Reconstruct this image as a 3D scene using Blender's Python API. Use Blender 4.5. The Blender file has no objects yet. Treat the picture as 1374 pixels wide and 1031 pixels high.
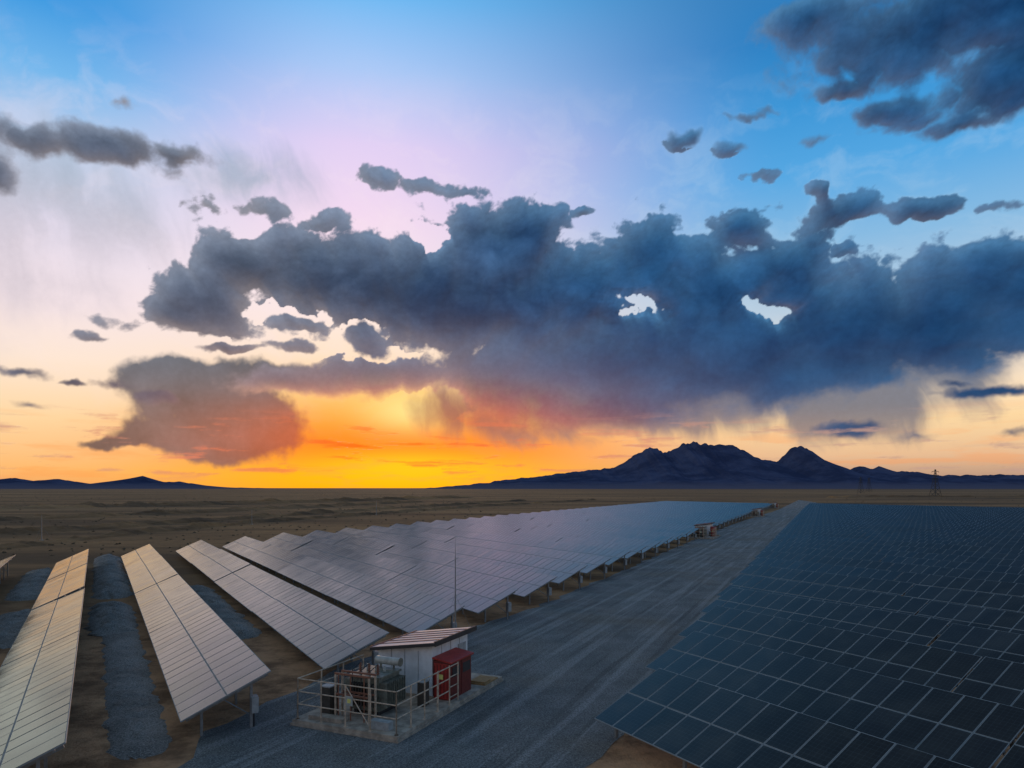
import bpy, math, random
import numpy as np
from mathutils import Vector, noise
random.seed(7)
scene=bpy.context.scene
F=950.0; CX=687.0; HY=655.0; H=8.8
def lin(c):
    return tuple(((v/255)/12.92 if v/255<=0.04045 else ((v/255+0.055)/1.055)**2.4) for v in c)+(1.0,)
def gp(x,y,z=0.0):
    Y=F*(H-z)/(y-HY); return Vector(((x-CX)/F*Y,Y,z))

# ---------------- camera ----------------
cd=bpy.data.cameras.new("camera"); cam=bpy.data.objects.new("camera",cd)
scene.collection.objects.link(cam); scene.camera=cam
cam.location=(0,0,H); cam.rotation_euler=(math.radians(90),0,0)
cd.sensor_width=36; cd.lens=36*F/1374; cd.shift_y=(HY-515.5)/1374
cd.clip_start=0.1; cd.clip_end=80000
scene.view_settings.view_transform='Standard'; scene.view_settings.look='None'
scene.view_settings.exposure=0

# ---------------- node helper ----------------
class NT:
    def __init__(s,t): s.t=t
    def n(s,ty,**k):
        nd=s.t.nodes.new(ty)
        for a,b in k.items(): setattr(nd,a,b)
        return nd
    def put(s,sock,v):
        if isinstance(v,bpy.types.NodeSocket): s.t.links.new(v,sock)
        elif v is not None: sock.default_value=v
    def m(s,op,a,b=None,c=None,clamp=False):
        nd=s.n('ShaderNodeMath',operation=op,use_clamp=clamp)
        s.put(nd.inputs[0],a); s.put(nd.inputs[1],b); s.put(nd.inputs[2],c)
        return nd.outputs[0]
    def vm(s,op,a,b=None):
        nd=s.n('ShaderNodeVectorMath',operation=op); s.put(nd.inputs[0],a); s.put(nd.inputs[1],b)
        return nd.outputs['Value'] if op in('LENGTH','DOT_PRODUCT') else nd.outputs[0]
    def mr(s,v,a,b,c=0.0,d=1.0,smooth=True):
        nd=s.n('ShaderNodeMapRange',interpolation_type='SMOOTHSTEP' if smooth else 'LINEAR')
        s.put(nd.inputs[0],v)
        for i,q in enumerate((a,b,c,d)): s.put(nd.inputs[1+i],q)
        return nd.outputs[0]
    def mix(s,f,a,b,bt='MIX'):
        nd=s.n('ShaderNodeMix',data_type='RGBA',blend_type=bt)
        s.put(nd.inputs[0],f); s.put(nd.inputs[6],a); s.put(nd.inputs[7],b)
        return nd.outputs[2]
    def mapv(s,v,loc=(0,0,0),rot=0,scale=(1,1,1)):
        nd=s.n('ShaderNodeMapping',vector_type='POINT'); s.put(nd.inputs[0],v)
        nd.inputs[1].default_value=loc; nd.inputs[2].default_value=(0,0,rot); nd.inputs[3].default_value=scale
        return nd.outputs[0]
    def noise(s,v,scale,detail=4,rough=.5,dist=0,col=False,dim='3D'):
        nd=s.n('ShaderNodeTexNoise',noise_dimensions=dim); s.put(nd.inputs['Vector'],v)
        nd.inputs['Scale'].default_value=scale; nd.inputs['Detail'].default_value=detail
        nd.inputs['Roughness'].default_value=rough; nd.inputs['Distortion'].default_value=dist
        return nd.outputs['Color' if col else 'Fac']
    def ramp(s,v,stops):
        nd=s.n('ShaderNodeValToRGB'); s.put(nd.inputs[0],v); cr=nd.color_ramp
        while len(cr.elements)<len(stops): cr.elements.new(0.5)
        for e,(p,c) in zip(cr.elements,stops): e.position=p
        for e,(p,c) in zip(cr.elements,stops): e.color=c
        return nd.outputs[0]

# ---------------- world / clear sky ----------------
w=bpy.data.worlds.new("World"); scene.world=w; w.use_nodes=True
w.node_tree.nodes.clear(); T=NT(w.node_tree)
tc=T.n('ShaderNodeTexCoord').outputs['Generated']
sx=T.n('ShaderNodeSeparateXYZ'); T.put(sx.inputs[0],tc)
az=T.m('ARCTAN2',sx.outputs[0],sx.outputs[1])
el=T.m('ARCSINE',sx.outputs[2])
cb=T.n('ShaderNodeCombineXYZ'); T.put(cb.inputs[0],az); T.put(cb.inputs[1],el); P=cb.outputs[0]
def ang(x,y):
    u=(x-CX)/F; v=(HY-y)/F; a=math.atan(u); return a, math.atan(v*math.cos(a))
def column(x,st):
    pts=[(max(0,ang(x,y)[1])/0.95,lin(c)) for y,c in st]
    pts.sort(key=lambda q:q[0])
    pts.append((1.0,lin((90,112,134))))
    return T.ramp(T.m('DIVIDE',el,0.95),pts)
Lc=column(80,[(0,(58,154,226)),(100,(116,184,238)),(200,(196,210,236)),(300,(230,222,240)),(400,(248,230,234)),(480,(255,232,214)),(560,(255,218,166)),(630,(254,188,116)),(655,(240,164,104))])
Cc=column(560,[(0,(112,186,244)),(100,(172,202,248)),(200,(228,210,246)),(300,(246,220,242)),(400,(254,234,236)),(480,(255,230,204)),(540,(255,214,144)),(590,(255,172,60)),(640,(255,176,24)),(655,(250,150,20))])
Rc=column(1250,[(0,(40,128,196)),(100,(58,150,216)),(200,(84,168,228)),(300,(136,188,228)),(400,(186,206,224)),(500,(252,230,204)),(560,(255,218,164)),(610,(232,188,148)),(655,(160,130,118))])
aL,aC,aR=ang(80,600)[0],ang(480,600)[0],ang(1060,600)[0]
base=T.mix(T.mr(az,aL,aC),Lc,Cc)
base=T.mix(T.mr(az,aC,aR),base,Rc)
refl_side=T.m('MULTIPLY',T.mr(az,-.62,-.78),T.mr(az,-2.2,-1.5))  # unseen sky left of view, recoloured to tune the panel reflections
base=T.mix(T.m('MULTIPLY',refl_side,.85),base,T.mix(T.mr(el,.35,.8),lin((224,234,226)),lin((130,150,164))))
def blob(Pv,x,y,rx,ry):
    a,e=ang(x,y); ca=math.cos(a)
    v=T.vm('MULTIPLY',T.vm('SUBTRACT',Pv,(a,e,0)),(1/(rx/F*ca*ca),1/(ry/F*ca*math.cos(e)**2),0))
    return v
def gauss(x,y,rx,ry):
    v=blob(P,x,y,rx,ry); d=T.vm('DOT_PRODUCT',v,v); return T.m('EXPONENT',T.m('MULTIPLY',d,-1))
base=T.mix(T.m('MULTIPLY',gauss(545,575,220,62),.88),base,lin((255,164,30)))
base=T.mix(T.m('MULTIPLY',gauss(540,602,250,36),.85),base,lin((255,108,4)))
base=T.mix(T.m('MULTIPLY',gauss(552,550,64,28),.95),base,lin((255,226,140)))
base=T.mix(T.m('MULTIPLY',gauss(540,646,280,22),.9),base,lin((255,180,4)))
base=T.mix(T.m('MULTIPLY',gauss(545,626,120,20),.8),base,lin((255,198,12)))
hz=T.noise(T.vm('MULTIPLY',P,(4,30,1)),1.6,4,.6,dim='2D')
hm=T.m('MULTIPLY',T.mr(hz,.5,.68),T.mr(el,ang(700,540)[1],ang(700,610)[1]))
base=T.mix(T.m('MULTIPLY',hm,.3),base,lin((255,150,70)))
col=T.mix(T.mr(el,-.02,-.001),lin((70,60,52)),base)
back=T.mr(T.m('ABSOLUTE',az),1.3,2.4,0,.5)
col=T.mix(back,col,lin((104,112,124)))
sky=T.n('ShaderNodeTexSky',sky_type='NISHITA'); sky.sun_disc=False
sky.sun_elevation=math.radians(3); sky.sun_rotation=math.radians(-7.6)
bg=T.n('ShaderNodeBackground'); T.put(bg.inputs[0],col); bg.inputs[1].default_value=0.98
bg2=T.n('ShaderNodeBackground'); T.put(bg2.inputs[0],sky.outputs[0]); bg2.inputs[1].default_value=0.004
ad=T.n('ShaderNodeAddShader'); T.put(ad.inputs[0],bg.outputs[0]); T.put(ad.inputs[1],bg2.outputs[0])
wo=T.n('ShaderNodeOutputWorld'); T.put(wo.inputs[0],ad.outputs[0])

sl=bpy.data.lights.new("sun","SUN"); sl.energy=0.5; sl.angle=math.radians(6); sl.color=(1,.62,.36)
so=bpy.data.objects.new("sun",sl); scene.collection.objects.link(so)
a=math.radians(-7.6); e=math.radians(3)
so.rotation_euler=Vector((-math.sin(a)*math.cos(e),-math.cos(a)*math.cos(e),-math.sin(e))).to_track_quat('-Z','Y').to_euler()

# ---------------- clouds: a shell mesh 25 km out, density and painted light/shade per vertex, shown by emission ----------------
def perlin(x,y,seed):
    r=np.random.RandomState(seed); perm=r.permutation(256); perm=np.concatenate([perm,perm]); an=r.rand(256)*2*np.pi
    gx=np.cos(an).astype(np.float32); gy=np.sin(an).astype(np.float32)
    xi=np.floor(x).astype(np.int32); yi=np.floor(y).astype(np.int32); xf=(x-xi).astype(np.float32); yf=(y-yi).astype(np.float32)
    u=xf*xf*xf*(xf*(xf*6-15)+10); v=yf*yf*yf*(yf*(yf*6-15)+10)
    def g(ix,iy,dx,dy):
        h=perm[perm[ix&255]+(iy&255)]; return gx[h]*dx+gy[h]*dy
    a=g(xi,yi,xf,yf); b=g(xi+1,yi,xf-1,yf); c=g(xi,yi+1,xf,yf-1); d=g(xi+1,yi+1,xf-1,yf-1)
    return (a+(b-a)*u)+((c+(d-c)*u)-(a+(b-a)*u))*v
def fbm(x,y,sc,octv,rough,seed,billow=False):
    s=0;amp=1;tot=0
    for o in range(octv):
        n=perlin(x*sc+o*17.3,y*sc-o*9.1,seed+o)*1.5
        if billow: n=np.abs(n)*2-.55
        s=s+n*amp; tot+=amp; amp*=rough; sc*=2.03
    return s/tot
def sst(a,b,x):
    t=np.clip((x-a)/(b-a),0,1); return t*t*(3-2*t)
ST=math.radians(0.07)
azv=np.arange(math.radians(-74),math.radians(66),ST); elv=np.arange(math.radians(0.02),math.radians(46),ST)
A,E=np.meshgrid(azv,elv); A=A.astype(np.float32);E=E.astype(np.float32)
w1=fbm(A,E,7,5,.5,11); w2=fbm(A,E,7,5,.5,31); w3=fbm(A,E,30,4,.55,51); w4=fbm(A,E,30,4,.55,71)
Aw=A+w1*.032+w3*.010; Ew=E+w2*.018+w4*.008
def q2(X,Y,x,y,rx,ry,rot=0):
    a,e=ang(x,y); ca=math.cos(a); ra=rx/F*ca*ca; re=ry/F*ca*math.cos(e)**2
    dx=X-a; dy=Y-e
    if rot:
        c,s_=math.cos(math.radians(rot)),math.sin(math.radians(rot)); dx,dy=dx*c-dy*s_,dx*s_+dy*c
    return (dx/ra)**2+(dy/re)**2
def field(lst,X,Y,k=.16):
    acc=np.zeros_like(X)
    for b in lst:
        b=list(b); wt=1.0
        if len(b)==6: wt=b.pop(5)
        rot=b[4] if len(b)>4 else 0
        f=wt*np.maximum(1-np.sqrt(q2(X,Y,*b[:4],rot)),-2.2)
        acc+=np.exp(f/k)
    return k*np.log(acc)
bank=[(280,400,90,54),(240,420,50,32),(330,356,66,44),(440,366,120,64),(520,390,140,62),(600,395,150,72),(665,348,102,84),(708,310,60,44),(620,420,200,50),
(770,392,150,74),(868,342,66,52),(850,400,140,85),(940,400,130,80),(1000,300,46,28),(1045,350,66,46),(1128,288,66,27),(1080,320,60,20,0,.6),(1100,258,22,14),
(1248,278,62,20),(970,450,210,90),(1120,436,220,82),(1340,390,170,66),(1250,440,240,72),(1370,355,60,36),(820,490,260,80),(1000,495,270,62),
(690,525,160,56),(800,545,160,36),(500,500,150,34,-3),(380,512,90,20)]
top=[(1235,30,225,84),(1090,30,80,34),(1350,110,120,70),(1130,122,66,20),(1190,145,60,22),(1375,10,150,100),(40,182,85,34),(140,198,120,30),(235,207,48,20),(-30,222,50,30),(-90,180,100,60),(1290,170,66,16)]
small=[(515,245,60,15,0,.42),(560,250,36,12,0,.45),(340,278,50,14,0,.3),(275,280,30,10,0,.2),(915,190,24,14,0,.7),(985,203,34,11,0,.55),(998,158,40,7,0,.55),(785,282,18,9,0,.7),(300,466,42,8,0,.8),(385,466,40,9,0,.6),
(490,450,34,24,0,.8),(1026,232,20,9,0,.5),(1095,188,60,9,0,.35),(95,515,20,5,0,.8),(132,452,26,7,0,.6),(160,517,40,8,0,.5),(30,505,40,8,0,.5),(20,545,30,5,0,.4),(220,537,40,12,0,.9),(1310,530,80,11,0,.8),(1275,518,30,7,0,.5),(1135,582,56,15,0,.9),(622,252,44,14,0,.3),
(420,300,40,18,0,.65),(1135,340,26,11,0,.7),(1240,160,60,16,0,.5),(400,432,40,12,0,.7),(180,152,20,13,0,.4),(1220,590,50,9,0,.4),(1350,585,40,7,0,.4),(180,435,46,9,0,.3),(1330,275,40,10,0,.3),(-150,480,80,16),(-220,330,120,40),(1500,300,120,50),(1560,180,140,60)]
holes=[(842,408,38,14,20),(1026,408,36,14,22),(578,322,26,18),(385,420,50,9),(480,440,36,12,-8),(420,468,120,9),(556,552,62,20,-6)]
fb=field(bank,Aw,Ew); ft=field(top,Aw,Ew); fs=field(small,Aw,Ew,.04)
Ah=A+w1*.03+w3*.03; Eh=E+w2*.02+w4*.022
fh=field(holes,Ah,Eh,.1)
fb=fb-1.3*np.clip(fh+.30,0,1)
allf=np.maximum(np.maximum(fb,ft),fs)
bil=fbm(A+w1*.03,(E+w2*.02)*1.25,14,7,.52,101,True); fb9=fbm(A+w3*.01,E*1.3,13,8,.60,151)
d0=bil*.85+fb9*.80
xs=lambda x:ang(x,600)[0]
ys=lambda y:ang(700,y)[1]
amp=.25+.29*sst(ys(600),ys(400),E)
dens=allf+d0*amp
soft=.60-.45*sst(ys(580),ys(430),E)
soft=np.where(ft>fb,.44,soft)
mask=sst(0.0,soft,dens)**.85
hd=np.clip(dens,0,1.3)
ny_,nx_=hd.shape; jj,ii=np.meshgrid(np.arange(nx_),np.arange(ny_))
sa,se=ang(560,620)
dx=sa-A; dy=se-E-.02; L=np.sqrt(dx*dx+dy*dy)+1e-4; dx/=L; dy/=L
def march(ux,uy,steps):
    s=0
    for k in steps:
        i2=np.clip((ii+uy*k).astype(np.int32),0,ny_-1); j2=np.clip((jj+ux*k).astype(np.int32),0,nx_-1)
        s=s+hd[i2,j2]
    return s/len(steps)
TS=np.exp(-3.4*march(dx,dy,(2,4,7,11,16,24)))
TU=np.exp(-3.0*march(-.35,.9,(2,4,7,11,17,26)))
gy_,gx_=np.gradient(dens); rel=np.clip(gy_*(-5)-gx_*2.5*np.sign(sa-A),-1,1)
def C(c): return np.array(lin(c)[:3],dtype=np.float32)
def mixc(f,a,b): return a*(1-f[...,None])+b*f[...,None]
taz=sst(xs(200),xs(900),A)
dark=mixc(taz,C((48,66,90)),C((10,52,94)))
mid=mixc(taz,C((92,104,126)),C((36,84,130)))
light=mixc(taz,C((150,164,186)),C((84,144,190)))
bigN=fbm(A+w1*.04,E*1.5,6,5,.55,201)
lowd=sst(ys(380),ys(520),E)
sh=np.clip(.30+bigN*1.1+d0*.42*(1-.5*lowd)+.30*lowd,0,1)
sh=np.where(ft>fb,np.clip(sh+.10,0,1),sh)
cc=mixc(sh,dark,mid)
issm=sst(0,.15,fs-np.maximum(fb,ft))*sst(ys(460),ys(520),E)
cc=mixc(np.clip(TU*.7-.06,0,.5)*(1-issm),cc,light)
cc=cc*(1+(.28*np.clip(d0,-1,1)*(1-.6*lowd)+.24*rel*(1-.75*lowd)))[...,None]
one=np.ones_like(cc)
q=np.exp(-q2(A,E,520,600,320,80)); qs=np.exp(-q2(A,E,555,592,215,54)); qw=np.exp(-q2(A,E,470,520,400,80))
lowband=sst(ys(525),ys(610),E)
cc=mixc(lowband*.5*(1-.55*taz),cc,C((122,104,100))*one)
cc=mixc(qw*.36,cc,C((144,106,90))*one)
cc=mixc(np.clip(TS*(.10+.12*(1-taz)+.95*q)+.24*q,0,.94)*(1-.7*issm),cc,mixc(q,C((224,196,180))*one,C((255,140,48))*one))
cc=mixc(np.clip(qs*.9,0,1),cc,mixc(sst(-.3,.6,d0),C((232,92,22))*one,C((255,160,40))*one))
# veils and rain streaks (virga)
st=fbm(A*16+w1*.8+E*5,E*2.6+w2*.3,1,6,.55,301); st2=fbm(A,E,10,6,.58,351)
veil=[(290,545,125,52,14),(240,590,110,28,6),(150,596,62,14),(350,572,85,38),(240,498,84,18,-14),(340,505,100,20)]
fv=field(veil,A+w1*.045+w3*.012,E+w2*.025+w4*.010,.2)
av=.93*sst(-.06,.34,fv+.24*st+.50*st2+.14*d0)
vir=[(690,556,140,44),(860,545,230,42),(1020,530,220,50),(1150,525,170,56),(1260,495,160,36),(1130,560,110,44)]
fr=field(vir,A+w1*.02+.25*(E-.1),E,.2)
ar=.86*sst(-.12,.60,fr+.75*st+.12*st2)
lv=[(60,270,150,110),(-60,330,180,130),(150,300,120,70),(60,380,130,60),(330,240,130,60),(-200,200,200,150),(-500,300,500,300)]
fl=field(lv,A,E,.2)
al=.60*sst(-.1,1.0,fl+.7*st+.25*st2)*sst(-.6,.5,st+st2+.4)*(1-.6*sst(xs(-60),xs(-260),A))
thinw=fbm(A*1+w1*.1,E*2.2+w2*.1,9,7,.6,401)
ah=.22*sst(.0,.5,thinw+.1)*sst(ys(620),ys(380),E)*sst(ys(60),ys(260),E)
def over(c0,a0,c1,a1):
    a=a1+a0*(1-a1); c=(c1*a1[...,None]+c0*(a0*(1-a1))[...,None])/np.maximum(a,1e-5)[...,None]; return c,a
hc_=mixc(sst(xs(500),xs(1000),A),C((250,232,240))*one,C((190,215,235))*one)
Cv,Av=hc_,ah
lc=mixc(sst(ys(420),ys(200),E),C((206,196,206))*one,C((104,150,172))*one)
Cv,Av=over(Cv,Av,lc,al)
rc=mixc(taz,C((112,100,106))*one,C((90,104,128))*one); rc=mixc(q*.8,rc,C((204,94,48))*one); rc=mixc(sst(ys(550),ys(605),E)*taz*.65,rc,C((176,150,134))*one)
Cv,Av=over(Cv,Av,rc,ar)
vc=mixc(sst(ys(480),ys(600),E),C((88,98,112))*one,C((116,100,98))*one); vc=vc*(1+.60*st2+.16*st+.24*np.clip(d0,-1,1))[...,None]; vc=mixc(qs*.9,vc,C((245,104,30))*one)
Cv,Av=over(Cv,Av,vc,av)
Cv,Av=over(Cv,Av,cc,mask)
hs=fbm(A*5+w1*.3,E*46,1.6,6,.6,501)
ahz=.75*sst(.08,.40,hs)*sst(ys(548),ys(590),E)*sst(ys(652),ys(630),E)
hcol=mixc(q,C((196,158,142))*one,C((255,104,14))*one)
Cv,Av=over(Cv,Av,hcol,ahz)
Av=Av*sst(math.radians(-74),math.radians(-64),A)*sst(math.radians(66),math.radians(56),A)*sst(math.radians(46),math.radians(41),E)
RS=25000.0
co=np.stack([RS*np.cos(E)*np.sin(A),RS*np.cos(E)*np.cos(A),RS*np.sin(E)+H],-1).reshape(-1,3)
idx=np.arange(ny_*nx_).reshape(ny_,nx_)
am=np.maximum(np.maximum(Av[:-1,:-1],Av[1:,:-1]),np.maximum(Av[:-1,1:],Av[1:,1:]))>.004
quads=np.stack([idx[:-1,:-1],idx[:-1,1:],idx[1:,1:],idx[1:,:-1]],-1)[am]
me=bpy.data.meshes.new('clouds'); me.vertices.add(len(co)); me.vertices.foreach_set('co',co.astype(np.float32).ravel())
me.loops.add(quads.size); me.loops.foreach_set('vertex_index',quads.ravel().astype(np.int32))
me.polygons.add(len(quads)); me.polygons.foreach_set('loop_start',np.arange(0,quads.size,4,dtype=np.int32))
me.update(calc_edges=True)
ca_=me.color_attributes.new('cloud','FLOAT_COLOR','POINT')
ca_.data.foreach_set('color',np.concatenate([np.clip(Cv,0,1),np.clip(Av,0,1)[...,None]],-1).astype(np.float32).ravel())
m=bpy.data.materials.new('cloud_vapour'); m.use_nodes=True; m.node_tree.nodes.clear(); t=NT(m.node_tree)
at=t.n('ShaderNodeAttribute'); at.attribute_name='cloud'
ng=t.noise(t.n('ShaderNodeTexCoord').outputs['Object'],.006,3,.6)
em=t.n('ShaderNodeEmission'); t.put(em.inputs[0],at.outputs['Color']); t.put(em.inputs[1],t.mr(ng,.2,.8,.92,1.06,False))
tr=t.n('ShaderNodeBsdfTransparent'); mx=t.n('ShaderNodeMixShader'); t.put(mx.inputs[0],at.outputs['Alpha'])
t.put(mx.inputs[1],tr.outputs[0]); t.put(mx.inputs[2],em.outputs[0]); ou=t.n('ShaderNodeOutputMaterial'); t.put(ou.inputs[0],mx.outputs[0])
m.cycles.emission_sampling='NONE'
me.materials.append(m); scene.collection.objects.link(bpy.data.objects.new('clouds',me))

# ---------------- materials ----------------
def mat(name,col=(.5,.5,.5),rough=.7,metal=0,var=.12,scale=6,bump=0.0,ior=None):
    m=bpy.data.materials.new(name); m.use_nodes=True; t=NT(m.node_tree)
    b=m.node_tree.nodes['Principled BSDF']
    o=t.n('ShaderNodeTexCoord').outputs['Object']
    n=t.noise(o,scale,4,.6)
    c2=tuple(max(0,v*(1-var*2)) for v in col[:3])+(1,); c1=tuple(min(1,v*(1+var)) for v in col[:3])+(1,)
    t.put(b.inputs['Base Color'],t.mix(t.mr(n,.3,.7),c2,c1))
    b.inputs['Roughness'].default_value=rough; b.inputs['Metallic'].default_value=metal
    if ior: b.inputs['IOR'].default_value=ior
    if bump:
        bp=t.n('ShaderNodeBump'); bp.inputs['Strength'].default_value=.6; bp.inputs['Distance'].default_value=bump
        t.put(bp.inputs['Height'],n); t.put(b.inputs['Normal'],bp.outputs[0])
    return m,t,b
M={}
M['conc']=mat('concrete',(.38,.32,.26),.85,bump=.02,scale=3,var=.2)[0]
M['white']=mat('white_paint',(.64,.68,.72),.6,var=.08,scale=2)[0]
M['roof']=mat('roof_sheet',(.80,.56,.54),.65,var=.06,scale=1.5)[0]
M['fascia']=mat('dark_fascia',(.03,.03,.035),.6)[0]
M['red']=mat('red_paint',(.40,.035,.03),.5)[0]
M['redd']=mat('dark_red_paint',(.15,.018,.015),.6)[0]
M['trafo']=mat('transformer_paint',(.17,.18,.15),.5,var=.2)[0]
M['trafod']=mat('transformer_dark',(.07,.06,.05),.6)[0]
M['rust']=mat('rusty_copper',(.24,.10,.06),.7)[0]
M['porc']=mat('porcelain',(.38,.40,.38),.35)[0]
M['rail']=mat('railing_paint',(.52,.41,.31),.6,var=.2)[0]
M['steel']=mat('galvanised_steel',(.25,.26,.27),.5,.3)[0]
M['frame']=mat('aluminium_frame',(.25,.28,.30),.55,0,var=.05)[0]
M['box']=mat('grey_box',(.35,.37,.38),.6)[0]
M['wood']=mat('wood_plank',(.30,.18,.07),.8)[0]
M['yellow']=mat('sign_yellow',(.7,.65,.2),.6)[0]
def glassmat(name,ior,dust,sheen):
    m,t,b=mat(name); uv=t.n('ShaderNodeUVMap').outputs[0]
    s=t.n('ShaderNodeSeparateXYZ'); t.put(s.inputs[0],uv)
    def line(v,period,wd):
        f=t.m('FRACT',t.m('DIVIDE',v,period)); d=t.m('ABSOLUTE',t.m('SUBTRACT',f,.5)); return t.m('GREATER_THAN',d,.5-wd/period/2)
    cells=t.m('MAXIMUM',line(s.outputs[0],.156,.006),line(s.outputs[1],.157,.006))
    nn=t.noise(t.n('ShaderNodeTexCoord').outputs['Object'],.7,3,.6)
    wn_=t.n('ShaderNodeTexWhiteNoise',noise_dimensions='2D')
    fl_=t.vm('FLOOR',t.vm('DIVIDE',uv,(1.0,1.66,1))); t.put(wn_.inputs['Vector'],fl_)
    c=t.mix(wn_.outputs[0],lin((8,10,16)),lin((22,26,34)))
    c=t.mix(t.m('MULTIPLY',cells,.4),c,lin((80,96,106)))
    c=t.mix(t.m('MULTIPLY',t.mr(nn,.35,.75),dust),c,lin((165,160,140)))
    t.put(b.inputs['Base Color'],c); b.inputs['IOR'].default_value=ior
    t.put(b.inputs['Roughness'],t.mr(nn,.3,.7,.10,.2))
    b.inputs['Sheen Weight'].default_value=sheen; b.inputs['Sheen Roughness'].default_value=.22
    b.inputs['Sheen Tint'].default_value=(.85,1,.82,1)
    return m,b
M['glass'],_=glassmat('panel_glass',1.42,.05,.12)
M['glassb'],bb=glassmat('dusty_bright_panel_glass',1.72,.12,.22)  # reflection and sheen raised to lighten the left array, over a slight dust tint
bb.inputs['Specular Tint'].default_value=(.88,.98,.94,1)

m,t,b=mat('desert_ground'); o=t.n('ShaderNodeTexCoord').outputs['Object']
n1=t.noise(t.vm('MULTIPLY',o,(.35,1,1)),.012,7,.65); n2=t.noise(o,.35,7,.7); n3=t.noise(o,9,4,.7)
c=t.mix(t.mr(n1,.38,.62),lin((120,92,66)),lin((166,126,86)))
c=t.mix(t.m('MULTIPLY',t.mr(n2,.45,.7),.5),c,lin((92,70,52)))
c=t.mix(t.m('MULTIPLY',t.mr(n3,.5,.7),.35),c,lin((70,54,42)))
n4=t.noise(t.vm('MULTIPLY',o,(.10,1,1)),.02,5,.6)
c=t.mix(t.m('MULTIPLY',t.mr(n4,.52,.58),.6),c,lin((74,62,50)))
n5=t.noise(t.vm('MULTIPLY',o,(.16,1,1)),.09,5,.65)
c=t.mix(t.m('MULTIPLY',t.mr(n5,.5,.64),.55),c,lin((84,66,50)))
n6=t.noise(t.vm('MULTIPLY',o,(.08,1,1)),.006,4,.6)
c=t.mix(t.m('MULTIPLY',t.mr(n6,.54,.60),.5),c,lin((176,138,98)))
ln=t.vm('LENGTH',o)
c=t.mix(t.mr(ln,600,5000,0,.5),c,lin((112,90,78)))  # aerial haze painted into the ground colour by distance
near=t.mr(ln,80,30)
c=t.mix(t.m('MULTIPLY',near,.75),c,t.mix(t.mr(n2,.4,.62),lin((212,160,120)),lin((130,96,72))))
t.put(b.inputs['Base Color'],c); b.inputs['Roughness'].default_value=.95; b.inputs['Specular IOR Level'].default_value=.1
bp=t.n('ShaderNodeBump'); bp.inputs['Strength'].default_value=1; bp.inputs['Distance'].default_value=.18
t.put(bp.inputs['Height'],t.m('ADD',t.m('MULTIPLY',n2,2),t.m('MULTIPLY',n3,.4))); t.put(b.inputs['Normal'],bp.outputs[0]); M['desert']=m
def gravelmat(name,ca,cb_,tracks):
    m,t,b=mat(name); o=t.n('ShaderNodeTexCoord').outputs['Object']
    r=t.mapv(o,rot=math.radians(24))
    n1=t.noise(o,.4,4,.6); n3=t.noise(o,14,5,.75)
    c=t.mix(t.mr(n1,.35,.65),lin(ca),lin(cb_))
    if tracks:
        tr=t.noise(t.vm('MULTIPLY',r,(1.6,.04,1)),1.0,3,.6)
        c=t.mix(t.m('MULTIPLY',t.mr(tr,.5,.62),.45),c,lin(tuple(v*1.28 for v in cb_)))
        tr2=t.noise(t.vm('MULTIPLY',r,(.9,.03,1)),1.7,3,.6)
        c=t.mix(t.m('MULTIPLY',t.mr(tr2,.55,.66),.45),c,lin(tuple(v*.66 for v in ca)))
        n7=t.noise(o,.12,4,.6)
        c=t.mix(t.m('MULTIPLY',t.mr(n7,.48,.66),.35),c,lin((132,118,98)))
    c=t.mix(t.m('MULTIPLY',t.mr(n3,.45,.6),.65),c,lin(tuple(v*.45 for v in ca)))
    vr=t.n('ShaderNodeTexVoronoi'); t.put(vr.inputs['Vector'],o); vr.inputs['Scale'].default_value=15
    c=t.mix(t.m('MULTIPLY',t.mr(vr.outputs['Distance'],.28,.1),.5),c,lin(tuple(min(255,v*1.6) for v in cb_)))
    t.put(b.inputs['Base Color'],c); b.inputs['Roughness'].default_value=.92; b.inputs['Specular IOR Level'].default_value=.15
    bp=t.n('ShaderNodeBump'); bp.inputs['Strength'].default_value=1; bp.inputs['Distance'].default_value=.09
    t.put(bp.inputs['Height'],t.m('ADD',t.m('MULTIPLY',n3,1.2),t.m('MULTIPLY',n1,1.4))); t.put(b.inputs['Normal'],bp.outputs[0]); return m
M['road']=gravelmat('gravel_road',(120,124,126),(140,143,144),True)
M['gravel']=gravelmat('gravel_pile',(134,130,126),(158,154,150),False)
m,t,b=mat('mountain_rock'); o=t.n('ShaderNodeTexCoord').outputs['Object']
n=t.noise(o,.003,7,.65); sz=t.n('ShaderNodeSeparateXYZ'); t.put(sz.inputs[0],o)
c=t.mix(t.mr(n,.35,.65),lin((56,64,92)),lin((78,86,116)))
c=t.mix(t.mr(sz.outputs[2],90,10),c,lin((98,96,114)))  # bluish rock, paler at the foot: aerial haze put into the colour
t.put(b.inputs['Base Color'],c); b.inputs['Roughness'].default_value=1; b.inputs['Specular IOR Level'].default_value=0; M['mtn']=m
M['scrub']=mat('dry_scrub',(.11,.09,.06),.9)[0]

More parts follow.
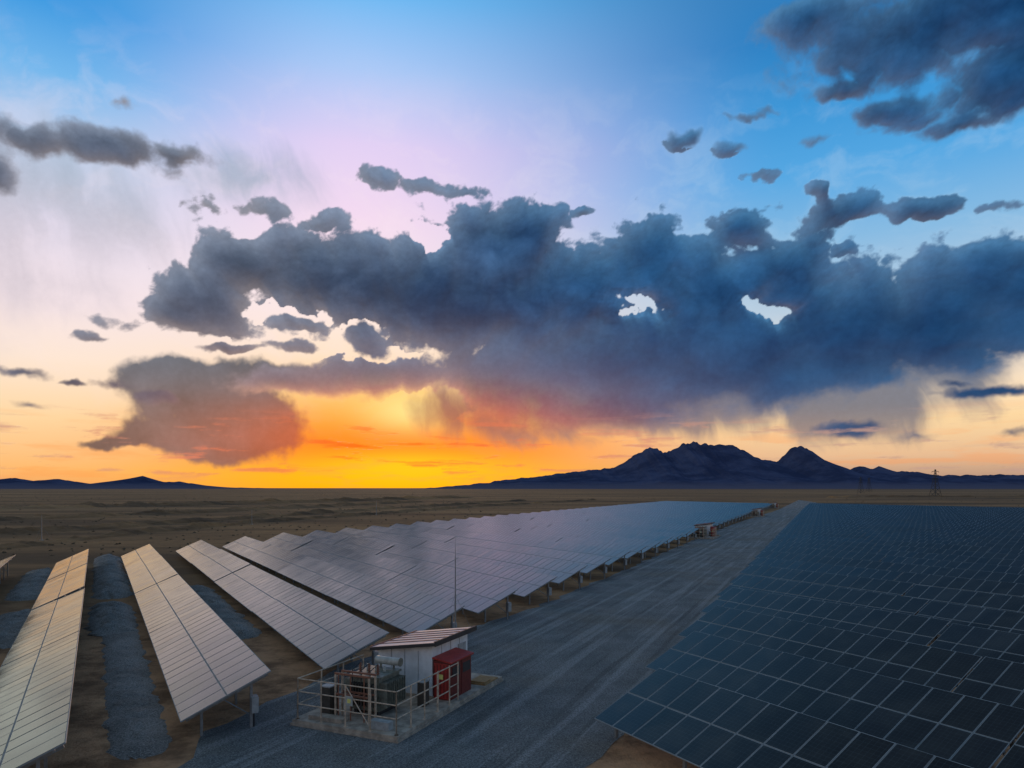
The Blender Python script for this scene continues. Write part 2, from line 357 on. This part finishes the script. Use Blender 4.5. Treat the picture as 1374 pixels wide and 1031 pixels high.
# ---------------- mesh builder ----------------
class MB:
    def __init__(s): s.v=[];s.f=[];s.mi=[];s.uv=[];s.mats=[]
    def mid(s,k):
        if k not in s.mats: s.mats.append(k)
        return s.mats.index(k)
    def face(s,pts,k,uv=None):
        i=len(s.v); s.v+= [tuple(p) for p in pts]; s.f.append(tuple(range(i,i+len(pts)))); s.mi.append(s.mid(k))
        s.uv.append(uv or [(0,0)]*len(pts))
    def obox(s,o,a,b,c,k,ks=None):
        o=Vector(o);a=Vector(a);b=Vector(b);c=Vector(c)
        p=[o,o+a,o+a+b,o+b,o+c,o+a+c,o+a+b+c,o+b+c]
        for fi in((0,3,2,1),(4,5,6,7),(0,1,5,4),(1,2,6,5),(2,3,7,6),(3,0,4,7)): s.face([p[i] for i in fi],k)
    def box(s,x0,y0,z0,x1,y1,z1,k): s.obox((x0,y0,z0),(x1-x0,0,0),(0,y1-y0,0),(0,0,z1-z0),k)
    def tube(s,p,q,r,k,n=8,r2=None):
        p=Vector(p);q=Vector(q); d=(q-p).normalized(); r2=r if r2 is None else r2
        u=d.orthogonal().normalized(); v=d.cross(u)
        A=[p+(u*math.cos(t)+v*math.sin(t))*r for t in [2*math.pi*i/n for i in range(n)]]
        B=[q+(u*math.cos(t)+v*math.sin(t))*r2 for t in [2*math.pi*i/n for i in range(n)]]
        for i in range(n): s.face([A[i],A[(i+1)%n],B[(i+1)%n],B[i]],k)
        s.face(A[::-1],k); s.face(B,k)
    def mesh(s,name):
        me=bpy.data.meshes.new(name); me.from_pydata(s.v,[],s.f)
        for k in s.mats: me.materials.append(M[k])
        me.polygons.foreach_set('material_index',s.mi)
        l=me.uv_layers.new(name='UVMap'); fl=[c for u in s.uv for p in u for c in p]; l.data.foreach_set('uv',fl)
        me.update(); return me
def add(name,me,loc=(0,0,0),rz=0,parent=None):
    o=bpy.data.objects.new(name,me); scene.collection.objects.link(o); o.location=loc; o.rotation_euler=(0,0,rz)
    if parent: o.parent=parent
    return o

# ---------------- ground ----------------
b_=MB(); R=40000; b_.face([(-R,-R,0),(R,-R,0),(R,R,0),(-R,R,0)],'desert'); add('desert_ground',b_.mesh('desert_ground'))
left=[(150,1120),(235,1031),(262,995),(330,955),(400,925),(480,885),(560,862),(640,840),(700,823),(770,793),(850,760),(930,725),(985,703),(1045,684),(1072,671)]
L3=[gp(x,y) for x,y in left]
L3=[Vector((L3[0].x-6,4,0))]+L3
def resample(pts,n):
    ds=[0]
    for i in range(1,len(pts)): ds.append(ds[-1]+(pts[i]-pts[i-1]).length)
    out=[]
    for j in range(n):
        d=ds[-1]*(j/(n-1))**2
        i=max(k for k in range(len(ds)) if ds[k]<=d+1e-9); i=min(i,len(pts)-2)
        tt=(d-ds[i])/(ds[i+1]-ds[i]); out.append(pts[i].lerp(pts[i+1],tt))
    return out
N=260; LL=resample(L3,N)
Rp=[Vector((-6,4,0)),Vector((1.2,20.5,0)),Vector((5.6,28,0)),Vector((163,380,0)),Vector((185,430,0))]
RR=resample(Rp,N)
b_=MB(); prev=None
for i in range(N):
    l=LL[i].copy(); r=RR[i].copy()
    l.x+=noise.noise(l*.6)*.7+noise.noise(l*2.3)*.3; r.x+=noise.noise(r*.6)*.35
    row=[l.lerp(r,k/6) for k in range(7)]
    for q_ in row: q_.z=.012
    if prev:
        for k in range(6): b_.face([prev[k],prev[k+1],row[k+1],row[k]],'road')
    prev=row
add('gravel_road',b_.mesh('gravel_road'))

dR=Vector((-.5062,.8624,0)); pR=Vector((.8624,.5062,0))
def strip(p0,length,width,h=.22,seed=0):
    b=MB(); nx=max(10,int(length/.2)); ny=20; g=[]
    for i in range(nx+1):
        row=[]
        t=i/nx; endf=min(1,min(t,1-t)*length/1.2)
        for j in range(ny+1):
            s=j/ny*2-1
            edge=1+.30*noise.noise(Vector((t*length*.8,seed,(1 if s>0 else -1)*3)))+.14*noise.noise(Vector((t*length*3,seed,(1 if s>0 else -1)*3)))
            wv_=width*.5*(.35+.65*math.sqrt(max(0,endf)))*edge
            q_=p0+dR*(t*length+.5*noise.noise(Vector((s*2,seed+5,t*9))))+pR*(s*wv_)
            hh=h*(1-s*s)*endf*(.55+.6*abs(noise.noise(Vector((q_.x*1.3,q_.y*1.3,seed))))+.35*abs(math.sin(t*length*2.2+s+2*noise.noise(Vector((t*4,s,seed))))))
            if abs(s)>.99 or i in(0,nx): hh=-.02
            row.append(Vector((q_.x,q_.y,hh+.015)))
        g.append(row)
    for i in range(nx):
        for j in range(ny): b.face([g[i][j],g[i][j+1],g[i+1][j+1],g[i+1][j]],'gravel')
    add('gravel_strip',b.mesh('gravel_strip'))
def strip_px(x0,y0,x1,y1,width,seed,h=.25):
    A=gp(x0,y0); B=gp(x1,y1); strip(A,(B-A).length,width,h,seed)
strip_px(190,1018,152,826,1.9,1,.16); strip_px(153,853,150,812,2.7,2,.5); strip_px(152,804,148,748,2.8,3,.5)
strip_px(10,870,40,822,3.2,4,.4); strip_px(35,806,65,766,3.0,5,.4); strip_px(325,858,268,788,2.6,6,.35)

# earth berms beyond the array
def berm(pts,width,h,seed):
    P3=[gp(x,y) for x,y in pts]; b=MB(); ds=[0]
    for i in range(1,len(P3)): ds.append(ds[-1]+(P3[i]-P3[i-1]).length)
    n=int(ds[-1]/1.2); prev=None
    for k in range(n+1):
        d=ds[-1]*k/n; i=min(max(j for j in range(len(ds)) if ds[j]<=d+1e-6),len(P3)-2)
        c=P3[i].lerp(P3[i+1],(d-ds[i])/(ds[i+1]-ds[i])); tg=(P3[i+1]-P3[i]).normalized(); nr=Vector((-tg.y,tg.x,0))
        row=[]
        for j in range(9):
            s=j/4-1; ww=width*(1+.4*noise.noise(Vector((d*.05,seed,0))))
            hh=h*(1-s*s)*max(0,.65+1.1*noise.noise(Vector((d*.09,s*.8,seed)))+.4*noise.noise(Vector((d*.5,s*2,seed))))
            if j in(0,8) or k in(0,n): hh=-.05
            q_=c+nr*(s*ww+2*noise.noise(Vector((d*.03,seed,7)))); row.append(Vector((q_.x,q_.y,hh)))
        if prev:
            for j in range(8): b.face([prev[j],row[j],row[j+1],prev[j+1]],'desert')
        prev=row
    add('earth_berm',b.mesh('earth_berm'))
berm([(-60,741),(120,722),(330,702),(640,680),(800,671)],2.6,.9,1)
berm([(-80,722),(150,708),(420,689),(700,672)],4,1.1,2)
berm([(-60,700),(260,688),(560,674)],7,1.3,3)
berm([(1120,668),(1260,667),(1460,668)],12,1.5,4)
berm([(-60,684),(300,677),(620,668)],14,2.0,5)

# ---------------- solar rows ----------------
TILT=math.radians(24); W=3.34; Z0=.66
def row_mesh(name,ntab,per,seed,gk,box=True):
    rnd=random.Random(seed); b=MB(); x=0
    for tI in range(ntab):
        tl=TILT+math.radians(rnd.uniform(-.7,.7)); zz=Z0+rnd.uniform(-.03,.03)
        sl=rnd.uniform(-.0025,.0025)
        def P3(u,v,h=0):
            return Vector((u,v*math.cos(tl)-h*math.sin(tl),zz+v*math.sin(tl)+h*math.cos(tl)+sl*(u-x)))
        for i in range(per):
            for j in range(2):
                u0=x+i*1.01; v0=j*1.67; u1=u0+.995; v1=v0+1.655
                b.obox(P3(u0,v0),P3(u1,v0)-P3(u0,v0),P3(u0,v1)-P3(u0,v0),P3(u0,v0,.035)-P3(u0,v0),'frame')
                g=.026
                ha=rnd.uniform(.038,.046); hb=rnd.uniform(.038,.046); hc=rnd.uniform(.038,.048)
                pts=[P3(u0+g,v0+g,ha),P3(u1-g,v0+g,hb),P3(u1-g,v1-g,max(.037,hc+hb-ha)),P3(u0+g,v1-g,hc)]
                U=i+tI*per; V=j*1.66
                b.face(pts,gk,[(U+g,V+g),(U+1-g,V+g),(U+1-g,V+1.63),(U+g,V+1.63)])
        Lt=per*1.01
        for v in (.35,1.3,2.05,3.0):
            b.obox(P3(x,v-.03,-.07),P3(x+Lt,v-.03,-.07)-P3(x,v-.03,-.07),P3(x,v+.03,-.07)-P3(x,v-.03,-.07),P3(x,v,0)-P3(x,v,-.065),'steel')
        nP=max(2,round(Lt/3.4)+1)
        for k in range(nP):
            u=x+.35+(Lt-.7)*k/(nP-1)
            b.obox(P3(u-.04,.15,-.17),(0.08,0,0),P3(u,3.2,-.17)-P3(u,.15,-.17),P3(u,.1,-.075)-P3(u,.1,-.17),'steel')
            for v in (.7,2.55):
                q_=P3(u,v,-.15); b.box(u-.05,q_.y-.045,-.1,u+.05,q_.y+.045,q_.z,'steel')
            q0=P3(u,2.55,-.15); q1=P3(u,1.5,-.15)
            b.tube((u+.055,q0.y,.45),(u+.055,q1.y,q1.z),.022,'steel',5)
        x+=Lt+.09
    if box:
        y=2.55*math.cos(TILT)
        b.box(.2,y+.05,.55,.55,y+.28,1.15,'box'); b.box(.22,y+.281,.6,.53,y+.30,1.1,'box')
        b.tube((.37,y+.15,0),(.37,y+.15,.55),.03,'fascia',6)
    return b.mesh(name)
ang_d=math.atan2(dR.y,dR.x)
lm=[row_mesh('panel_row_mesh',4,17,s,'glassb') for s in range(5)]
h0=Vector((-8.83,26.05)); step=Vector((3.09,7.11))
cosW=W*math.cos(TILT)
for i in range(-3,41):
    hi=h0+step*i
    lo=Vector((hi.x-pR.x*cosW,hi.y-pR.y*cosW,0))
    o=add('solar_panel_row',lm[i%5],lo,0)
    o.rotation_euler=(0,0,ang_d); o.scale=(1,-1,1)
rm=[row_mesh('panel_row_mesh_long',8,14,20+s,'glass',False) for s in range(5)]
l0=Vector((2.9,24.9)); stepR=Vector((3.13,7.11))
for i in range(0,42):
    lo=l0+stepR*i
    add('solar_panel_row',rm[i%5],(lo.x,lo.y,0),math.atan2(-dR.y,-dR.x))

# ---------------- transformer station ----------------
th=math.radians(90-24)
def station(loc):
    rz=th
    def put(nm,b): return add(nm,b.mesh(nm),loc,rz)
    b=MB(); b.box(0,0,-.1,8.6,4.6,.22,'conc'); b.box(-.05,-.05,-.1,8.65,4.65,.10,'conc')
    b.box(6.9,.02,.223,8.2,.9,.28,'wood')
    b.box(7.0,.1,.282,7.6,.8,.33,'wood'); put('concrete_slab',b)
    root=bpy.data.objects.new('equipment_hut',None); scene.collection.objects.link(root); root.location=loc; root.rotation_euler=(0,0,rz)
    x0,x1,y0,y1=4.3,7.4,1.15,3.75; zb=.22; zh=2.50; zl=2.12
    b=MB()
    A=[(x0,y0,zb),(x1,y0,zb),(x1,y1,zb),(x0,y1,zb)]; B=[(x0,y0,zh),(x1,y0,zh),(x1,y1,zl),(x0,y1,zl)]
    for i in range(4): j=(i+1)%4; b.face([A[i],A[j],B[j],B[i]],'white')
    for k in range(1,4): 
        yy=y0+(y1-y0)*k/4; b.box(x0-.02,yy-.012,zb,x0,yy+.012,zl,'box')
    for k in range(1,4):
        xx=x0+(x1-x0)*k/4; b.box(xx-.012,y0-.015,zb,xx+.012,y0,zh-.02,'box')
    b.box(x0-.05,y0-.05,zb,x1+.05,y1+.05,zb+.12,'conc')
    add('walls',b.mesh('walls'),parent=root)
    b=MB()
    ro=.32; sl=(zh-zl)/(y1-y0)
    def rp(x,y,h=0): return Vector((x,y,zh-(y-y0)*sl+h))
    a0,a1,c0,c1=x0-ro,x1+ro*.6,y0-ro,y1+.2
    b.obox(rp(a0,c0,.003),rp(a1,c0)-rp(a0,c0),rp(a0,c1)-rp(a0,c0),(0,0,.05),'roof')
    n=6
    for k in range(1,n):
        xx=a0+(a1-a0)*k/n
        b.obox(rp(xx,c0+.01,.056),(.05,0,0),rp(xx,c1-.01)-rp(xx,c0+.01),(0,0,.025),'redd')
    for (p_,q_,dd) in ((rp(a0,c0,.055),rp(a1,c0)-rp(a0,c0),(0,.06,0)),(rp(a0,c1-.07,.055),rp(a1,c0)-rp(a0,c0),(0,.06,0))):
        b.obox(p_,q_,dd,(0,0,.03),'redd')
    b.obox(rp(a0-.03,c0-.04,-.12),(a1-a0+.06,0,0),(0,.04,0),(0,0,.21),'fascia')
    b.obox(rp(a0-.03,c0,-.09),(.03,0,0),rp(a0,c1)-rp(a0,c0),(0,0,.13),'fascia')
    b.obox(rp(a1,c0,-.07),(.03,0,0),rp(a1,c1)-rp(a1,c0),(0,0,.11),'fascia')
    add('roof',b.mesh('roof'),parent=root)
    b=MB()
    rx0,rx1,ry0,ry1,rz1=4.35,6.2,.35,1.135,1.78
    b.box(rx0,ry0,zb,rx1,ry1,rz1,'redd')
    b.obox((rx0-.08,ry0-.1,rz1-.06),(rx1-rx0+.16,0,0),(0,ry1-ry0+.09,.14),(0,0,.06),'red')
    b.box(rx0-.015,ry0+.04,zb+.05,rx0,ry1-.05,rz1-.1,'red')
    for k in range(5):
        yy=ry0+.1+k*.15; b.box(rx0-.03,yy,zb+.1,rx0-.015,yy+.03,rz1-.14,'redd')
    for k in range(2):
        xa=rx0+.06+k*.9; b.box(xa,ry0-.02,zb+.06,xa+.84,ry0,rz1-.12,'redd')
        b.box(xa+.1,ry0-.035,zb+.9,xa+.74,ry0-.02,zb+1.3,'fascia')
    b.box(rx0-.04,ry0+.3,1.05,rx0-.031,ry0+.5,1.25,'yellow')
    add('red_door_cabinet',b.mesh('red_door_cabinet'),parent=root)
    b=MB(); b.box(6.5,y0-.03,zb+.122,7.2,y0-.005,2.0,'box'); b.tube((6.62,y0-.05,1.0),(6.62,y0-.05,1.2),.02,'fascia',6)
    add('door',b.mesh('door'),parent=root)
    b=MB(); tx0,tx1,ty0,ty1=1.5,2.9,1.8,3.1; z0=.22
    b.box(tx0+.1,ty0+.1,z0,tx1-.1,ty0+.25,z0+.18,'fascia'); b.box(tx0+.1,ty1-.25,z0,tx1-.1,ty1-.1,z0+.18,'fascia')
    b.box(tx0,ty0,z0+.18,tx1,ty1,1.62,'trafo'); b.box(tx0-.06,ty0-.06,1.623,tx1+.06,ty1+.06,1.70,'trafo')
    for k in range(11):
        xx=tx0+.06+k*.125
        b.box(xx,ty0-.32,z0+.35,xx+.03,ty0-.003,1.5,'trafo'); b.box(xx,ty1+.003,z0+.35,xx+.03,ty1+.32,1.5,'trafo')
    for k in range(9):
        yy=ty0+.1+k*.125; b.box(tx0-.26,yy,z0+.4,tx0-.003,yy+.03,1.45,'trafod')
    cxx=tx1-.1
    b.tube((cxx,ty0-.1,2.0),(cxx,ty1-.3,2.0),.15,'porc',16)
    b.tube((cxx,ty0-.13,2.0),(cxx,ty0-.1,2.0),.17,'trafo',16)
    b.tube((cxx,ty0+.2,1.70),(cxx,ty0+.2,1.88),.04,'trafo'); b.tube((cxx,ty1-.5,1.70),(cxx,ty1-.5,1.88),.04,'trafo')
    for k in range(3):
        yy=ty0+.25+k*.4; xx=tx0+.3
        b.tube((xx,yy,1.70),(xx,yy,2.1),.035,'rust')
        for q_ in range(5): b.tube((xx,yy,1.75+q_*.07),(xx,yy,1.775+q_*.07),.08,'rust',10,.05)
        b.tube((xx+.45,yy,1.70),(xx+.45,yy,1.95),.03,'porc')
        for q_ in range(3): b.tube((xx+.45,yy,1.74+q_*.06),(xx+.45,yy,1.76+q_*.06),.06,'porc',10,.04)
        b.tube((xx,yy,2.1),(xx-.5,yy,1.95),.018,'fascia',5); b.tube((xx-.5,yy,1.95),(xx-.55,yy,.3),.018,'fascia',5)
    put('power_transformer',b)
    b=MB()
    for xx in (.75,1.15):
        for yy in (1.7,3.2): b.box(xx,yy,.22,xx+.06,yy+.06,1.85,'rail')
        b.box(xx,1.7,1.853,xx+.06,3.26,1.92,'rust'); b.box(xx,1.76,1.1,xx+.06,3.2,1.16,'rust')
    for k in range(6): b.box(.81,1.9+k*.24,1.05,1.15,1.96+k*.24,1.098,'rust')
    for yy in (1.9,2.5,3.05): b.box(.74,yy,.22,.749,yy+.05,1.85,'rust')
    b.box(.78,3.5,.22,1.3,3.9,1.3,'trafod'); b.box(.76,3.48,1.303,1.32,3.92,1.35,'box')
    b.box(3.25,.9,.22,3.65,1.2,1.15,'trafod'); b.box(3.22,.88,1.153,3.68,1.22,1.19,'box')
    b.box(.3,2.6,.222,.7,4.1,.36,'conc'); b.box(.35,.6,.222,.65,1.4,.5,'box')
    put('cable_support_frame',b)
    b=MB(); r=.028; zt=1.72
    def run(p,q,n):
        p=Vector(p);q=Vector(q)
        for k in range(n+1):
            c=p.lerp(q,k/n); b.tube((c.x,c.y,.2),(c.x,c.y,zt),r,'rail',7); b.box(c.x-.06,c.y-.06,.22,c.x+.06,c.y+.06,.24,'rail')
        for z in (zt,1.25,.78): b.tube((p.x,p.y,z),(q.x,q.y,z),r*.85,'rail',7)
    run((.12,.12,0),(.12,4.45,0),4); run((.12,.12,0),(3.9,.12,0),4); run((.12,4.45,0),(4.2,4.45,0),3)
    b.tube((.12,1.2,.3),(.12,2.28,1.7),.02,'rail',6)
    for xx in (3.0,3.9,4.6): b.tube((xx,.12,.22),(xx,.12,zt+.05),.03,'rail',7)
    for z in (.5,.9,1.3,1.72): b.tube((3.9,.12,z),(4.6,.12,z),.02,'rail',6)
    b.box(.085,1.95,1.0,.095,2.25,1.35,'porc'); b.box(.078,2.03,1.1,.084,2.17,1.25,'yellow')
    put('safety_railing',b)
station((-3.95,24.4,0))
for (x,y) in ((957,724),(1024,694),(1044,682.5)):
    station(tuple(gp(x,y)))
def mast(px,Y,top_y,name='lightning_mast',r=.05):
    X=(px-CX)/F*Y; zt=H-(top_y-HY)/F*Y
    b=MB(); b.box(-.25,-.25,-.1,.25,.25,.2,'conc')
    b.tube((0,0,.2),(0,0,zt*.55),r,'steel',8,r*.7); b.tube((0,0,zt*.55),(0,0,zt*.85),r*.6,'steel',8,r*.45); b.tube((0,0,zt*.85),(0,0,zt),r*.3,'steel',6,r*.12)
    for k in range(3):
        an=k*2.094+.4; b.tube((0,0,zt*.55),(1.6*math.cos(an),1.6*math.sin(an),0),.007,'steel',4)
    add(name,b.mesh(name),(X,Y,0))
mast(611,35.5,722)
mast(56,118,690,'utility_pole',.09); mast(505,230,672,'utility_pole',.12); mast(338,170,682,'utility_pole',.08)
def pylon(px,base_y,top_y):
    g=gp(px,base_y); Y=g.y; ht=(base_y-top_y)/F*Y; b=MB(); wb=ht*.13; r=ht*.006
    def wd(t): return wb*(1-t)**1.2+ht*.012
    lv=[0,.18,.34,.48,.6,.7,.8,.9,1]
    cs=[(1,1),(-1,1),(-1,-1),(1,-1)]
    for a,c in zip(lv,lv[1:]):
        for i in range(4):
            p=cs[i]; q_=cs[(i+1)%4]; w0,w1_=wd(a),wd(c)
            b.tube((p[0]*w0,p[1]*w0,a*ht),(p[0]*w1_,p[1]*w1_,c*ht),r,'fascia',4)
            b.tube((p[0]*w0,p[1]*w0,a*ht),(q_[0]*w1_,q_[1]*w1_,c*ht),r*.7,'fascia',4)
            b.tube((q_[0]*w0,q_[1]*w0,a*ht),(p[0]*w1_,p[1]*w1_,c*ht),r*.7,'fascia',4)
    for t in (.66,.79,.92):
        l=ht*.16
        for sgn in(-1,1):
            b.tube((0,0,t*ht+ht*.03),(sgn*l,0,t*ht),r,'fascia',4); b.tube((0,0,t*ht-ht*.01),(sgn*l,0,t*ht),r,'fascia',4)
            b.tube((sgn*l,0,t*ht),(sgn*l,0,t*ht-ht*.05),r*.8,'fascia',4)
    add('electricity_pylon',b.mesh('electricity_pylon'),g,.3)
pylon(1255,667,630); pylon(1155,662,640); pylon(1166,660,641)

# ---------------- mountains ----------------
prof=[(-900,648),(-400,640),(-150,648),(0,643),(20,641),(40,645),(80,643),(95,645),(120,650),(155,652),(168,646),(180,641),(192,638),(203,644),(215,647),(240,646),(262,650),(300,654),(400,656),(560,656),(610,652),(650,648),(700,641),(730,639),(760,634),(800,630),(820,628),(838,620),(852,611),(862,606),(868,601),(880,602),(890,607),(903,603),(915,596),(930,593),(940,596),(946,593),(956,599),(970,595),(985,600),(1000,605),(1010,612),(1020,615),(1043,620),(1052,611),(1060,603),(1075,598),(1088,605),(1100,614),(1110,618),(1120,625),(1140,630),(1155,624),(1165,628),(1180,627),(1200,633),(1220,632),(1260,638),(1374,637),(1600,632),(1900,642),(2400,648)]
def ph(px):
    for (a,ya),(b2,yb) in zip(prof,prof[1:]):
        if a<=px<=b2:
            t=(px-a)/(b2-a); return HY-(ya+(yb-ya)*t)
    return 2
YC=9000; b_=MB(); cols=1300; rows=34; g=[]
for i in range(cols+1):
    px=-900+3300*i/cols; X=(px-CX)/F*YC; hc=max(0,ph(px)+1)/F*YC
    hc+= (noise.fractal(Vector((X*.008,3.1,0)),.8,2,5)*.6)*(9+hc*.11)
    c=[]
    for j in range(rows+1):
        t=j/rows*2-1
        yy=YC+t*(2600 if t<0 else 2000)
        s=max(0,1-abs(t))
        n=noise.ridged_multi_fractal(Vector((X*.0022,yy*.0011,1.7)),.9,2.1,5,1,2)*.5
        k=s**1.5
        z=hc*(k*(1-.75*(1-s)*n) if s>0 else 0)
        if s>=.999: z=hc
        c.append(Vector((X,yy,max(-4,z-3+ (0 if s>=.05 else -6)))))
    g.append(c)
for i in range(cols):
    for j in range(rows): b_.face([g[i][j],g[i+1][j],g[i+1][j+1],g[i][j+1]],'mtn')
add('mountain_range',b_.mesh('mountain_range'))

# ---------------- scrub ----------------
b_=MB(); rnd=random.Random(3)
for k in range(3600):
    Y=math.exp(rnd.uniform(math.log(75),math.log(1400))); X=rnd.uniform(-.95,.95)*Y
    if X>-52+(Y-85)*.43 and Y<340: continue
    if X>-60 and Y<90: continue
    s=rnd.uniform(.08,.28)*(1+Y/900)
    for q_ in range(5):
        an=rnd.uniform(0,6.28); l=s*rnd.uniform(.5,1)
        c=Vector((X+rnd.uniform(-s,s)*.6,Y+rnd.uniform(-s,s)*.6,0))
        b_.face([c+Vector((math.cos(an)*l,math.sin(an)*l,0)),c-Vector((math.cos(an)*l,math.sin(an)*l,0)),c+Vector((rnd.uniform(-.3,.3)*s,rnd.uniform(-.3,.3)*s,s*rnd.uniform(.5,1)))],'scrub')
add('desert_scrub',b_.mesh('desert_scrub'))
